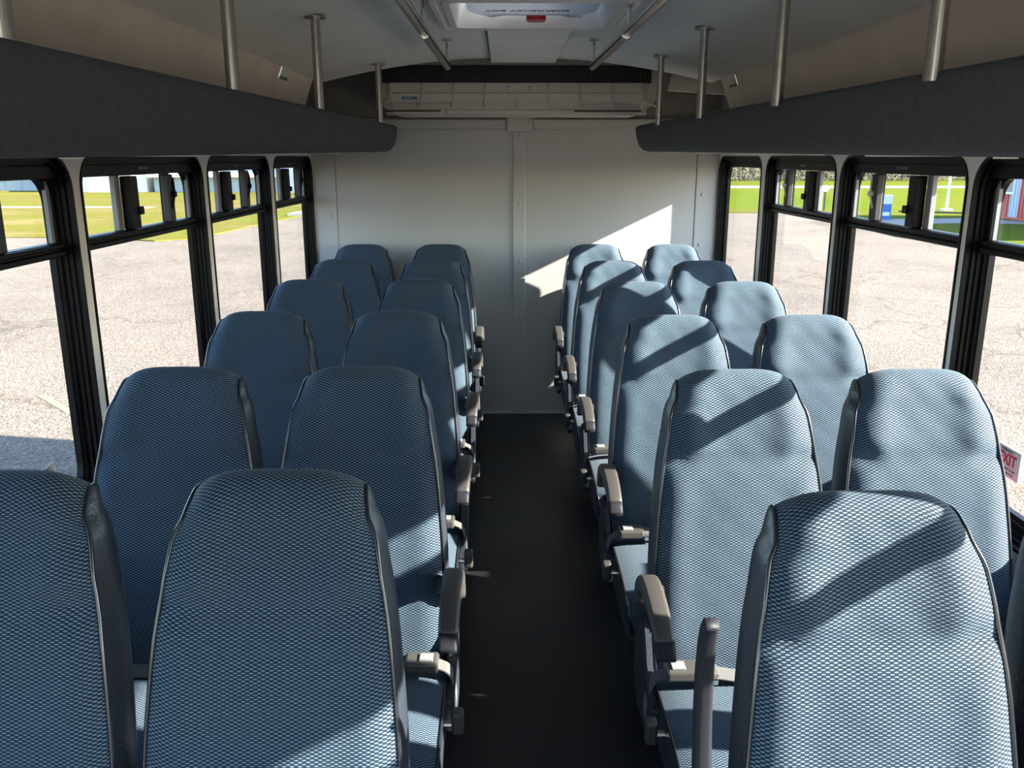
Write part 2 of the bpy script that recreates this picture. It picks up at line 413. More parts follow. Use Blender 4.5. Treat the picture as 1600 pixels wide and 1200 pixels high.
ce = struct('ceiling', ceiling(), M['ceiling'], 'arched pale grey headliner ceiling', smooth=False)
for p in ce.data.polygons: p.use_smooth = abs(p.normal.z) > .9
bm = bmesh.new(); 
for q in ((XL - TH, HX0 - .04, YF - .06, YB + .05), (HX1 + .04, XR + TH, YF - .06, YB + .05), (HX0 - .04, HX1 + .04, YF - .06, HY0 - .04), (HX0 - .04, HX1 + .04, HY1 + .04, YB + .05)):
    box(bm, q[0], q[1], q[2], q[3], ROOF + .06, ROOF + .10)
bm2 = None; box(bm, XL - TH, XL, YF, YB, ROOF, ROOF + .07); box(bm, XR, XR + TH, YF, YB, ROOF, ROOF + .07)
box(bm, XL - TH, XR + TH, YF - .06, YF, ROOF, ROOF + .07); box(bm, XL - TH, XR + TH, YB, YB + .05, ROOF, ROOF + .07)
struct('roof', bm, M['skin'])
bm = bmesh.new()
for q in ((HX0 - .05, HX0 - .035, HY0 - .05, HY1 + .05), (HX1 + .035, HX1 + .05, HY0 - .05, HY1 + .05), (HX0 - .035, HX1 + .035, HY0 - .05, HY0 - .035), (HX0 - .035, HX1 + .035, HY1 + .035, HY1 + .05)):
    box(bm, q[0], q[1], q[2], q[3], 2.045, ROOF + .10)
struct('hatch_sun_blocker', bm, M['skin'])  # unseen walls added to block sun leaking in around the hatch
# unseen drip rails above the windows, added to cut the sun lower
for i, (a, b) in enumerate(((XL - TH - .12, XL - TH), (XR + TH, XR + TH + .115))):
    struct('trim_%d' % (i + 3), B(a, b, YF, YB, 1.505, 1.53), M['skin'])
# coves: rounded ducts between ceiling and side wall
def cove(name, s, label):
    # profile (distance from bus centre line, z) from ceiling seam to wall
    h = (XR - XL) / 2
    pr = [(1.024, 1.962), (1.022, 1.950), (1.055, 1.87), (1.072, 1.825), (1.085, 1.795), (1.105, 1.714), (1.13, 1.762), (h - .002, 1.698)]
    bm = bmesh.new(); rings = []
    for y, k in ((YF, 1), (1.0, 1), (4.55, 1), (4.60, .985), (4.64, .93), (4.665, .80), (4.67, .55)):
        ring = []
        for d, z in pr:
            dd = h - (h - d) * (k if d > 1.03 or k > .9 else k)
            zz = 1.962 - (1.962 - z) * (k ** .3)
            ring.append((CX + s * dd, y, zz))
        ring.append((CX + s * (h - .002), y, 1.962))
        rings.append(ring)
    loft(bm, rings, True, True); bmesh.ops.recalc_face_normals(bm, faces=bm.faces[:])
    o = struct(name, bm, M['cove'], label)
    for p in o.data.polygons: p.use_smooth = abs(p.normal.y) < .95
    return o
cl = cove('trim_5', -1, 'tan fabric-covered cove duct along the left side of the ceiling')
cr = cove('trim_6', 1, 'tan fabric-covered cove duct along the right side of the ceiling')
# dark bead along each cove seam
for i, x in enumerate((CX - 1.026, CX + 1.026)):
    struct('trim_%d' % (i + 7), T([(x, YF, 1.945), (x, 4.66, 1.945)], .004, 6), M['black'], 'thin dark bead on the %s ceiling seam' % ('left', 'right')[i])
# small marker lamps in the coves
for s, y in ((-1, 4.03), (1, 4.40)):
    x = CX + s * 1.035
    t = thing('courtesy_lamp', 'small rectangular clear lamp set in the %s tan cove near its rear end' % ('left' if s < 0 else 'right'), 'lamp', (x, y, 1.925), 'cove courtesy lamps')
    bm = bmesh.new(); box(bm, -.006, .006, -.075, .075, -.036, .036, bev=.004)
    bm.transform(Matrix.Rotation(s * R(-22), 4, 'Y')); bm.transform(Matrix.Translation((x, y, 1.923)))
    obj('lamp_housing', bm, M['chrome'], t)
    bm = bmesh.new(); box(bm, -.009, .009, -.058, .058, -.024, .024, bev=.006, seg=3)
    bm.transform(Matrix.Rotation(s * R(-22), 4, 'Y')); bm.transform(Matrix.Translation((x - s * .003, y, 1.923)))
    obj('lens', bm, M['white'], t, label='clear lens')

# ------------------------------------------------------------------ windows
def window(n, side, k, panes):
    s = -1 if side == 'left' else 1
    xi = XL if s < 0 else XR
    y0, y1 = OPENS[s][k]
    order = {3: 'nearest to the camera', 4: 'second from the camera', 5: 'third from the camera', 6: 'rearmost'}
    lab = '%s black-framed bus window, %s' % (side, order.get(k, 'ahead of the camera position'))
    root = sroot('window_%d' % n, lab, (xi, (y0 + y1) / 2, Z0))
    prof = [(-.005, .002), (-.005, -.004), (.003, -.004), (.003, .012), (.010, .012), (.010, .024), (.017, .024), (.017, .036), (.027, .036), (.029, .043), (.038, .043), (.038, .060), (.001, .060)]
    zt = .014
    rings = []
    for ins, dep in prof:
        ext = zt * max(0, ins) / .038
        pts = rrect(y0 + ins, y1 - ins, Z0 + ins + ext, Z1 - ins - ext, .085 - max(ins, -.005) * .5, 6)
        rings.append([(xi + s * dep, a, b) for a, b in pts])
    bm = bmesh.new(); loft(bm, rings); bmesh.ops.recalc_face_normals(bm, faces=bm.faces[:])
    obj('window_frame', bm, M['frame'], root)
    gy0, gy1, gz0, gz1 = y0 + .036, y1 - .036, Z0 + .05, Z1 - .052
    def gx(d): return xi + s * d
    def pane(a, b, c, d, dep=.050, rc=0):
        bm = bmesh.new()
        pts = rrect(a, b, c, d, .05, 4) if rc else [(a, c), (b, c), (b, d), (a, d)]
        prism(bm, pts, 'x', gx(dep), gx(dep) + .003); obj('pane', bm, M['glass'], root)
    if panes == 'fixed':
        pane(gy0 - .01, gy1 + .01, gz0 - .01, gz1 + .01, rc=1); return root
    bm = bmesh.new()
    box(bm, gx(.030), gx(.060), gy0 - .012, gy1 + .012, 1.305, 1.343, bev=.003)
    box(bm, gx(.020), gx(.032), gy0 - .012, gy1 + .012, 1.308, 1.322, bev=.003)
    box(bm, gx(.022), gx(.034), gy0 - .012, gy1 + .012, 1.328, 1.341, bev=.003)
    obj('mid_bar', bm, M['frame'], root)
    bm = bmesh.new(); box(bm, gx(.022), gx(.045), gy0 - .01, gy1 + .01, gz1 - .004, gz1 + .03, bev=.003)
    obj('top_track', bm, M['frame'], root)
    pane(gy0 - .01, gy1 + .01, gz0 - .01, 1.307)
    # small printed marks in the top track
    u0 = y0
    a = u0 + {(-1, 4): .325, (-1, 5): .265, (1, 4): .305, (1, 5): .31}.get((s, k), .30); c = u0 + {(-1, 3): .585, (-1, 4): .67, (-1, 5): .575, (1, 4): .635, (1, 5): .63}.get((s, k), .64)
    obj('mullion', B(gx(.044), gx(.060), a - .018, a + .018, 1.340, gz1 + .01, bev=.002), M['greybar'], root, label='grey vertical bar')
    obj('sash_stile', B(gx(.012), gx(.046), a + .018, a + .074, 1.343, gz1 - .006, bev=.004), M['frame'], root, label='thick black sliding stile')
    bm = bmesh.new(); box(bm, gx(.004), gx(.016), a + .056, a + .086, 1.385, 1.41, bev=.003); obj('sash_catch', bm, M['frame'], root)
    obj('sash_stile', B(gx(.022), gx(.046), c, c + .05, 1.343, gz1 - .006, bev=.004), M['metal_dark'], root)
    obj('mullion', B(gx(.044), gx(.060), c + .02, c + .075, 1.340, gz1 + .01, bev=.002), M['frame'], root)
    # twist latch; white on the right paints in how light catches it
    zc = 1.435; yc = c + .03
    bm = bmesh.new(); tube(bm, [(gx(.021), yc - .012, zc - .050), (gx(.013), yc, zc), (gx(.021), yc + .014, zc + .055)], .004, 8)
    cyl(bm, (gx(.024), yc, zc), (-s, 0, 0), .010, .016, 12)
    if (s, k) == (-1, 3): bm.free()
    else: obj('latch', bm, M['white'] if s > 0 else M['frame'], root, label='twist latch coloured pale as if lit' if s > 0 else None)
    pane(gy0 - .01, a, 1.341, gz1 + .008, .052); pane(a + .08, c + .01, 1.341, gz1 + .004, .040); pane(c + .06, gy1 + .01, 1.341, gz1 + .008, .052)
    obj('weather_strip', B(gx(.040), gx(.050), gy1 - .012, gy1 + .004, 1.343, gz1), M['greybar'], root, label='pale grey edge strip of the sliding pane')
    for q in range(4):
        yy = (y0 + y1) / 2 - .03 + q * .02
        obj('rivet', B(gx(.0215), gx(.0225), yy, yy + (.009 if q else .014), gz1 + .012, gz1 + .020), M['greybar'], root)
    return root
wins = {}
n = 0
for side in ('left', 'right'):
    for k in range(7):
        n += 1
        wins[side, k] = window(n, side, k, 'fixed' if (side == 'right' and k == 6) else 'slide')
# windscreen
wsr = sroot('window_15', 'enlarged windscreen at the front of the bus', (CX, YF, .18))
obj('pane', B(XL + .04, XR - .04, YF - .04, YF - .035, .18, 1.98), M['glass'], wsr)
obj('window_frame', B(CX - .02, CX + .02, YF - .055, YF - .02, .18, 1.98), M['frame'], wsr)

# ------------------------------------------------------------------ ground and surroundings
def grid_plane(x0, x1, y0, y1, z):
    bm = bmesh.new(); vs = [bm.verts.new(p) for p in ((x0, y0, z), (x1, y0, z), (x1, y1, z), (x0, y1, z))]; bm.faces.new(vs); return bm
struct('ground_asphalt', B(-160, 160, -90, 260, G - .3, G), M['asphalt'], 'sun-bleached asphalt lot around the bus')
def slab(poly, z0, z1): return prism(bmesh.new(), poly, 'z', z0, z1)
struct('lawn_left', slab([(-120, 26.5), (-12.7, 26.5), (-10.1, 25.3), (-9.3, 26), (-9.1, 27.5), (-8.8, 31.8), (-8.3, 37.3), (-6, 60), (-6, 140), (-120, 140)], G - .02, G + .03), M['drygrass'], 'grass field with dry tan patches beyond the left windows')
struct('lawn_right', slab([(3, 38.2), (14.0, 38.6), (12.4, 31.3), (12.0, 26.6), (12.6, 23.0), (16, 18), (30, 12), (120, 12), (120, 250), (3, 250)], G - .02, G + .03), M['grass'], 'bright green grass field beyond the right windows')
struct('road', slab([(-5, 70), (120, 70), (120, 75.5), (-5, 75.5)], G, G + .045), M['concrete'], 'pale road crossing the far side of the green field')
struct('footpath', slab([(12.4, 31.4), (14.2, 31.2), (16.6, 31.8), (19.2, 31.2), (19.2, 33.0), (18.0, 34.2), (15.2, 33.9), (13.0, 33.4)], G, G + .05), M['concrete'], 'pale concrete footpath in the shaded grass')
struct('dirt_strip', slab([(-60, 43), (-17, 42), (-17, 43.2), (-60, 45)], G, G + .04), M['concrete'], 'pale bare strip across the left grass field')
struct('kerb_pad', slab([(-8.9, 36.2), (-8.0, 36.2), (-8.0, 38.2), (-8.9, 38.2)], G, G + .12), M['concrete'], 'small grey concrete pad at the edge of the left grass')
struct('parking_line', slab([(-4.75, 8.50), (-4.69, 8.55), (-4.08, 7.92), (-4.14, 7.87)], G, G + .004), M['yellow'], 'faded yellow parking line on the asphalt left of the bus')

# sheds on the left
def shed(name, label, x0, x1, y, depth, h, wallm, roofm, doors=(), group=None):
    t = thing(name, label, 'building', ((x0 + x1) / 2, y, G), group)
    obj('wall', B(x0, x1, y, y + depth, G, G + h), wallm, t)
    bm = bmesh.new(); prism(bm, [(y - .5, G + h), (y - .5, G + h + .18), (y + depth / 2, G + h + 1.6), (y + depth + .5, G + h + .18), (y + depth + .5, G + h)], 'x', x0 - .4, x1 + .4)
    obj('roof', bm, roofm, t)
    k = int((x1 - x0) / 1.2)
    bm = bmesh.new()
    for i in range(k + 1):
        xx = x0 + (x1 - x0) * i / k; box(bm, xx - .04, xx + .04, y - .04, y, G, G + h)
    obj('batten', bm, wallm, t, kind='stuff')
    for a, b, hh, mm in doors: obj('shed_door', B(a, b, y - .08, y, G, G + hh), mm, t)
    return t
shed('storage_shed', 'long pale blue-grey shed low on the left horizon seen through the nearest left window', -46, -31.6, 65, 8, 1.15, M['shed_wall'], M['shed_white'])
shed('storage_shed', 'white shed with a grey brown doorway behind the left grass, second window', -29.6, -24.9, 62, 9, 2.2, M['shed_white'], M['roof'], [(-27.0, -25.9, 2.1, M['shed_dark']), (-29.0, -27.3, 1.6, M['shed_wall'])])
shed('storage_shed', 'long blue-grey shed with bright white roof edge behind the middle left windows', -24.3, -15.2, 62, 10, 1.05, M['shed_wall'], M['shed_white'], [(-21.9, -21.3, 1.0, M['shed_dark']), (-17.2, -16.2, .9, M['shed_white'])])
t = thing('downspout', 'bent white downspout standing at the blue-grey shed corner', 'pipe', (-20.9, 61.4, G))
obj('pipe', T([(-21.3, 61.3, G + .1), (-20.95, 61.3, G + .15), (-20.75, 61.3, G + .9), (-20.4, 61.3, G + 1.25), (-19.9, 61.3, G + 1.3)], .12, 8), M['shed_white'], t, smooth=True)
t = thing('white_silo', 'tall white cylindrical tank beyond the rearmost left window', 'tank', (-14.1, 62, G))
obj('tank_body', T([(-14.1, 62, G), (-14.1, 62, G + 4)], .9, 20), M['shed_white'], t, smooth=False)
obj('tank_lid', T([(-14.1, 62, G + 4), (-14.1, 62, G + 4.7)], [.92, .2], 20), M['roof'], t)
t = thing('timber_stack', 'weathered timber frame and stacked boards by the rearmost left window view', 'timber', (-12.6, 58, G))
for i in range(7):
    obj('post', B(-13.1 + i * .33, -13.0 + i * .33, 58, 58.15, G, G + 2.6), M['wood'], t)
for i in range(6):
    obj('board', B(-13.3 + random.uniform(-.1, .1), -10.7 + random.uniform(-.1, .1), 57.2, 57.9, G + i * .12, G + i * .12 + .10), M['wood'], t)
t = thing('utility_box', 'small white box standing far off in the left grass', 'box', (-35.2, 60, G))
obj('box_body', B(-35.4, -35.0, 59.8, 60.2, G, G + .6, bev=.04), M['shed_white'], t); obj('box_lid', B(-35.45, -34.95, 59.75, 60.25, G + .6, G + .68, bev=.02), M['shed_white'], t)

# right side: red and pale blue striped building, poles, post
t = thing('metal_building', 'red and pale blue striped metal-sided building beyond the nearest right window', 'building', (22, 30, G))
obj('wall', B(19.65, 26, 24, 34.62, G, G + 3.3), M['redside'], t)
obj('roof', prism(bmesh.new(), [(19.2, G + 3.3), (22.8, G + 4.0), (26.4, G + 3.3), (26.4, G + 3.2), (19.2, G + 3.2)], 'y', 23.7, 34.9), M['roof'], t)
y = 34.62; i = 0
while y > 24.3:
    wdt = .62
    o = obj('siding_panel', None or B(19.60, 19.65, y - wdt + .02, y, G + .12, G + 3.2), M['redside'] if i % 2 == 0 else M['paleside'], t, label=None if i % 2 == 0 else 'pale blue panel')
    for q in range(3): obj('rib', B(19.575, 19.60, y - .1 - q * .2, y - .06 - q * .2, G + .12, G + 3.2), M['redside'] if i % 2 == 0 else M['paleside'], o)
    y -= wdt; i += 1
f = obj('window_trim', B(19.54, 19.6, 33.72, 34.5, G + .98, G + 2.2, bev=.01), M['shed_white'], t); obj('window_pane', B(19.53, 19.55, 33.8, 34.42, G + 1.07, G + 2.1), M['shed_dark'], f)
t = thing('flag_pole', 'thin white pole rising from the shaded green lawn', 'pole', (20.1, 39.8, G))
obj('pole', T([(20.1, 39.8, G), (20.1, 39.8, G + 6.5)], [.06, .035], 10), M['shed_white'], t); obj('pole_base', B(19.9, 20.3, 39.6, 40.0, G, G + .12, bev=.02), M['shed_white'], t)
t = thing('sign_post', 'small round grey sign on a thin dark post in the green field', 'sign', (14.6, 40, G))
obj('post', B(14.56, 14.62, 39.97, 40.03, G, G + .95), M['metal_dark'], t); obj('sign_disc', T([(14.59, 39.95, G + 1.0), (14.59, 39.99, G + 1.0)], .15, 18), M['roof'], t)
t = thing('service_post', 'short blue and white service post beside the concrete footpath', 'post', (14.6, 33.6, G))
obj('post_body', B(14.40, 14.80, 33.45, 33.75, G, G + .92, bev=.03), M['bluepaint'], t)
obj('post_cap', B(14.38, 14.82, 33.43, 33.77, G + .62, G + .98, bev=.04), M['shed_white'], t)
obj('label_plate', B(14.45, 14.72, 33.42, 33.45, G + .2, G + .34), M['shed_white'], t)
t = thing('kerb_log', 'low dark timber kerb lying in the shaded grass', 'timber', (18, 37, G))
obj('log', T([(17.4, 38.6, G + .05), (19.6, 37.4, G + .05), (23, 38.2, G + .05)], .05, 8), M['metal_dark'], t)

# trees
def tree_proto(name, label, h, cw, leaf, ntw, seed):
    rnd = random.Random(seed)
    t = thing(name, label, 'tree', (0, 0, G), 'trees along the far side of the green field')
    bm = bmesh.new(); top = Vector((rnd.uniform(-.4, .4), rnd.uniform(-.4, .4), h * .85))
    tube(bm, [(0, 0, 0), top * .35, top * .7, top], [.22, .17, .10, .03], 7)
    obj('trunk', bm, M['bark'], t, world=False)
    tips = []
    for i in range(16):
        z = h * rnd.uniform(.08, .8); a = rnd.uniform(0, 6.283); l = cw * rnd.uniform(.5, 1) * (1 - abs(z / h - .45) * .7)
        base = top * (z / top.z); tip = base + Vector((math.cos(a) * l, math.sin(a) * l, l * rnd.uniform(.3, .9)))
        bm = bmesh.new(); tube(bm, [base, base.lerp(tip, .5) + Vector((0, 0, .1)), tip], [.07, .045, .015], 5)
        obj('branch', bm, M['bark'], t, world=False); tips += [base.lerp(tip, q) for q in (.45, .7, 1)]
    bm = bmesh.new()
    for i in range(ntw):
        c = rnd.choice(tips) + Vector([rnd.gauss(0, cw * .2) for _ in range(3)])
        c.z = max(.05, c.z)
        s = rnd.uniform(.05, .14); d1 = Vector([rnd.gauss(0, 1) for _ in range(3)]).normalized(); d2 = d1.orthogonal().normalized()
        bm.faces.new([bm.verts.new(c + d1 * s), bm.verts.new(c + d2 * s * .6), bm.verts.new(c - d1 * s)])
    obj('foliage', bm, leaf, t, world=False, kind='stuff')
    return t
protos = [tree_proto('bare_tree', 'x', 9, 1.7, M['leaf_brown'], 2600, 1), tree_proto('green_tree', 'x', 8, 1.9, M['leaf_green'], 3800, 2), tree_proto('olive_tree', 'x', 10, 1.7, M['leaf_olive'], 3200, 3)]
index_children()
look_t = ['tan twiggy', 'fresh yellow-green', 'olive green']
ordn = ['leftmost', 'second', 'third', 'fourth', 'fifth', 'sixth', 'seventh', 'eighth', 'ninth', 'tenth', 'eleventh', 'twelfth', 'thirteenth', 'fourteenth', 'fifteenth']
rnd = random.Random(11); placed = [0, 0, 0]; x = 23.0
for i, k in enumerate((2, 1, 0, 1, 0, 0, 2, 1, 0, 0, 1, 0, 2)):
    p = protos[k]; q = p if placed[k] == 0 else copy_tree(p); placed[k] += 1
    q.location = (x, 94 + rnd.uniform(-1.0, 1.0), G); q.rotation_euler.z = rnd.uniform(0, 6.28)
    sc = rnd.uniform(.85, 1.15); q.scale = (sc, sc, sc)
    q['label'] = '%s tree, %s in the row beyond the green field' % (look_t[k], ordn[i] if i == 0 else ordn[i] + ' from the left')
    x += rnd.uniform(2.2, 2.8)
# brush at the feet of the trees
bm = bmesh.new(); rb = random.Random(5)
for i in range(16000):
    c = Vector((rb.uniform(12, 62), rb.uniform(90.5, 103), G + abs(rb.gauss(0, .9)))); s = rb.uniform(.08, .22)
    d1 = Vector([rb.gauss(0, 1) for _ in range(3)]).normalized(); d2 = d1.orthogonal().normalized()
    bm.faces.new([bm.verts.new(c + d1 * s), bm.verts.new(c + d2 * s * .6), bm.verts.new(c - d1 * s)])
o = obj('undergrowth', bm, M['leaf_brown'], None, kind='stuff'); tag(o, 'tangled tan undergrowth along the feet of the far trees', 'brush')
# wooded rise far behind
bm = bmesh.new()
rb = random.Random(9)
for i in range(9000):
    c = Vector((rb.uniform(10, 110), rb.uniform(108, 116), G + rb.uniform(0, 9))); s = rb.uniform(.35, .7)
    d1 = Vector([rb.gauss(0, 1) for _ in range(3)]).normalized(); d2 = d1.orthogonal().normalized()
    bm.faces.new([bm.verts.new(c + d1 * s), bm.verts.new(c + d2 * s), bm.verts.new(c - d1 * s)])
o = obj('distant_woods', bm, M['leaf_olive'], None, kind='stuff'); tag(o, 'hazy mass of olive woods behind the tree line', 'woods')

# ------------------------------------------------------------------ luggage racks
TILT = .009
def rack(s, label):
    side = 'left' if s < 0 else 'right'
    xin = CX + s * .655; t = thing('luggage_rack', label, 'rack', (CX + s * .9, 2, 1.56), 'overhead luggage racks')
    ya, yb = -1.6, 4.95
    # padded valance: profile (offset outward from inner face, z)
    pr = [(.030, .138), (.010, .136), (.002, .124), (0, .10), (.003, .05), (.012, .022), (.030, .004), (.055, -.003), (.10, -.004), (.10, .004), (.06, .006), (.04, .015), (.034, .04), (.03, .10)]
    bm = bmesh.new(); rings = []
    for y, k in ((ya, 0), (.5, 0), (2.5, 0), (4.80, 0), (4.86, .04), (4.90, .14), (4.93, .32), (yb, .62)):
        zb = 1.557 + TILT * (y - 1.1)
        rings.append([(xin + s * d, y, zb + (z + .0) * (1 - k) + .132 * k if z < .13 else zb + z - .006 * k) for d, z in pr])
    loft(bm, rings, True, True); bmesh.ops.recalc_face_normals(bm, faces=bm.faces[:])
    bmesh.ops.bevel(bm, geom=[], offset=0)
    o = obj('valance', bm, M['rack'], t, label='dark grey carpeted face of the rack')
    for p in o.data.polygons: p.use_smooth = abs(p.normal.y) < .6
    xw = XL if s < 0 else XR
    bm = bmesh.new(); vs = []
    for y in (ya, 4.78):
        zb = 1.570 + TILT * (y - 1.1)
        vs.append([(xin + s * .06, y, zb), (xw - s * .002, y, zb), (xw - s * .002, y, zb + .02), (xin + s * .06, y, zb + .02)])
    loft(bm, vs, True, True); bmesh.ops.recalc_face_normals(bm, faces=bm.faces[:])
    obj('shelf_board', bm, M['wall'], t)
    bm = bmesh.new(); v2 = []
    for y in (ya, 4.75):
        zb = 1.690 + TILT * (y - 1.1)
        v2.append([(xin + s * .032, y, zb + .008), (xin + s * .05, y, zb + .008), (xin + s * .05, y, zb - .02), (xin + s * .032, y, zb - .02)])
    loft(bm, v2, True, True); bmesh.ops.recalc_face_normals(bm, faces=bm.faces[:])
    obj('edge_strip', bm, M['greybar'], t, label='thin grey strip behind the carpeted face')
    # white service panels under the shelf
    for k, (a, b) in enumerate([(-.30, .36), (.46, 1.2), (1.30, 2.12), (2.36, 3.12), (3.30, 3.98), (4.10, 4.72)]):
        zb = 1.566 + TILT * ((a + b) / 2 - 1.1)
        p = obj('service_panel', B(xin + s * .13, xw - s * .06, a, b, zb - .013, zb + .003, bev=.005), M['white'], t, label='white panel under the rack')
        obj('reading_lamp', T([(xin + s * .24, (a + b) / 2, zb - .013), (xin + s * .24, (a + b) / 2, zb - .018)], .022, 14), M['white'], p)
    return t
rack(-1, 'dark grey carpeted overhead luggage rack above the left windows')
rack(1, 'dark grey carpeted overhead luggage rack above the right windows')
# stanchions from rack to ceiling
names = ['nearest', 'second from the camera', 'third from the camera', 'rearmost']
for s, xs, ys in ((-1, -.602, (1.145, 2.09, 3.05, 4.52)), (1, .712, (1.545, 2.41, 3.34, 4.23))):
    for k, y in enumerate(ys):
        zb = 1.557 + .132 + TILT * (y - 1.1) - .012; x = xs + s * 0.002
        t = thing('stanchion', 'brushed steel tube from the %s luggage rack to the ceiling, %s' % ('left' if s < 0 else 'right', names[k]), 'pole', (x + s * .014, y, zb), 'short poles holding the racks')
        xx = x + s * .014
        o = obj('pole', T([(xx, y, zb), (xx, y, ceil_z(xx) - .001)], .0155, 24, True), M['steel'], t, smooth=False)
        bm = bmesh.new(); cyl(bm, (xx, y, ceil_z(xx) - .007), (0, 0, 1), .036, .006, 20); obj('flange', bm, M['steel'], t)
# ceiling grab rails
def bracket(parent, x, y, zr):
    zc = ceil_z(x)
    f = obj('bracket', T([(x, y, zr), (x, y, zc - .004)], .006, 8), M['chrome'], parent)
    obj('flange', T([(x, y, zc - .006), (x, y, zc - .001)], .022, 14), M['chrome'], f)
for s, x0, x1, lab in ((-1, -.262, -.245, 'left'), (1, .405, .392, 'right')):
    zr = 1.945
    t = thing('grab_rail', 'polished round ceiling grab rail on the %s of the roof hatch' % lab, 'rail', (x0, 2, zr), 'ceiling grab rails')
    ye = 4.03
    bm = bmesh.new(); tube(bm, [(x0, -1.4, zr), (x0, 2, zr), (x1, ye, zr), (x1, ye + .012, zr + .004)], [.0165, .0165, .0165, .012], 20)
    o = obj('rail_tube', bm, M['chrome'], t)
    for p in o.data.polygons: p.use_smooth = abs(p.normal.y) < .5
    obj('coupling', T([(x0 + (x1 - x0) * .35, 2.98, zr), (x0 + (x1 - x0) * .35, 3.0, zr)], .0185, 20), M['chrome'], t)
    for y in (-1.2, .9, 2.93, 3.97): bracket(t, x0 + (x1 - x0) * max(0, (y - 2) / 2), y, zr)

# ------------------------------------------------------------------ roof hatch
t = thing('roof_hatch', 'white plastic emergency roof hatch with red release handle', 'hatch', ((HX0 + HX1) / 2, (HY0 + HY1) / 2, 2.03))
def rring(x0, x1, y0, y1, r, z, n=6): return [(a, b, z) for a, b in rrect(x0, x1, y0, y1, r, n)]
hx0, hx1, hy0, hy1 = HX0 - .03, HX1 + .03, HY0 - .03, HY1 + .03
bm = bmesh.new()
loft(bm, [rring(hx0, hx1, hy0, hy1, .05, 2.066), rring(hx0, hx1, hy0, hy1, .05, 2.022), rring(hx0 + .006, hx1 - .006, hy0 + .006, hy1 - .006, .046, 2.016),
          rring(hx0 + .022, hx1 - .022, hy0 + .022, hy1 - .022, .04, 2.016), rring(hx0 + .026, hx1 - .026, hy0 + .026, hy1 - .026, .04, 2.022),
          rring(hx0 + .040, hx1 - .040, hy0 + .040, hy1 - .040, .035, 2.022), rring(hx0 + .044, hx1 - .044, hy0 + .044, hy1 - .044, .033, 2.016),
          rring(hx0 + .066, hx1 - .066, hy0 + .066, hy1 - .066, .03, 2.016), rring(hx0 + .070, hx1 - .070, hy0 + .070, hy1 - .070, .03, 2.026),
          rring(hx0 + .10, hx1 - .10, hy0 + .10, hy1 - .10, .025, 2.105)])
bmesh.ops.recalc_face_normals(bm, faces=bm.faces[:])
obj('hatch_frame', bm, M['white'], t)
bm = bmesh.new(); bm.faces.new([bm.verts.new(q) for q in rring(hx0 + .10, hx1 - .10, hy0 + .10, hy1 - .10, .025, 2.105)][::-1])
obj('dome_panel', bm, M['dome'], t, label='hatch dome made translucent to let daylight in')
bm = bmesh.new()
ax0, ax1, ay0, ay1 = -.125, .325, 2.90, 3.335
def cover(z, g):   # outline with a notch at the rear edge for the handle
    o = [(ax0 + g, ay0 + g), (ax1 - g, ay0 + g), (ax1 - g, ay1 - .13), (ax1 - .05 - g, ay1 - .03 - g), (.285, ay1 - g), (.235, ay1 - g), (.222, ay1 - .03), (.205, ay1 - .055), (.0, ay1 - .055), (-.025, ay1 - .03), (-.035, ay1 - g), (-.05, ay1 - .01 - g), (ax0 + .03 + g, ay1 - .06 - g), (ax0 + g, ay1 - .13)]
    return [(a, b, z) for a, b in o]
loft(bm, [cover(2.075, -.006), cover(2.050, 0), cover(2.042, .010)], True, True); bmesh.ops.recalc_face_normals(bm, faces=bm.faces[:])
obj('hatch_cover', bm, M['hatch'], t)
obj('handle_recess', B(-.045, .25, ay1 - .075, ay1 + .012, 2.056, 2.072, bev=.004), M['black'], t, label='black handle mechanism')
bm = bmesh.new(); prism(bm, [(a, b) for a, b in rrect(.082, .152, ay1 - .055, ay1 + .03, .024, 5)], 'z', 2.030, 2.05); bmesh.ops.bevel(bm, geom=bm.edges[:], offset=.004, segments=2, affect='EDGES', clamp_overlap=True)
obj('release_handle', bm, M['red'], t, label='red release knob')
ROT_CEIL = Matrix(((-1, 0, 0), (0, 1, 0), (0, 0, -1)))     # text x -> -X, text y(up) -> +Y flipped below
# letters read upright for someone facing the front: right = -X, up (towards reader's top) = -Y, normal = -Z
ROT_HATCH = Matrix(((-1, 0, 0), (0, -1, 0), (0, 0, 1)))
def text_axes(xa, ya):
    xa = Vector(xa).normalized(); ya = Vector(ya).normalized(); za = xa.cross(ya)
    return Matrix((xa, ya, za)).transposed()
text('lettering', 'EMERGENCY EXIT', .036, M['greyink'], t, (.082, 3.175, 2.0415), text_axes((-1, 0, 0), (0, 1, 0)), bold=.0008, sx=1.0)
# ceiling access panel behind the hatch
t = thing('access_panel', 'flat off-white access panel on the ceiling behind the roof hatch', 'panel', (.105, 4.1, 2.05))
obj('cover_plate', B(-.065, .272, 3.49, 4.84, 2.036, 2.050, bev=.005), M['ceiling'], t)
obj('shadow_gap', B(-.071, .278, 3.485, 4.845, 2.049, 2.0575), M['black'], t, label='dark shadow gap line around the panel')  # black sheet behind the plate paints its shadow gap
for x, y in ((-.045, 3.56), (.25, 3.56), (-.045, 4.1), (.25, 4.1), (-.045, 4.7), (.25, 4.7)):
    obj('screw', dome(bmesh.new(), (x, y, 2.0362), (0, 0, -1), .006, .003, 8, 2), M['wall'], t)

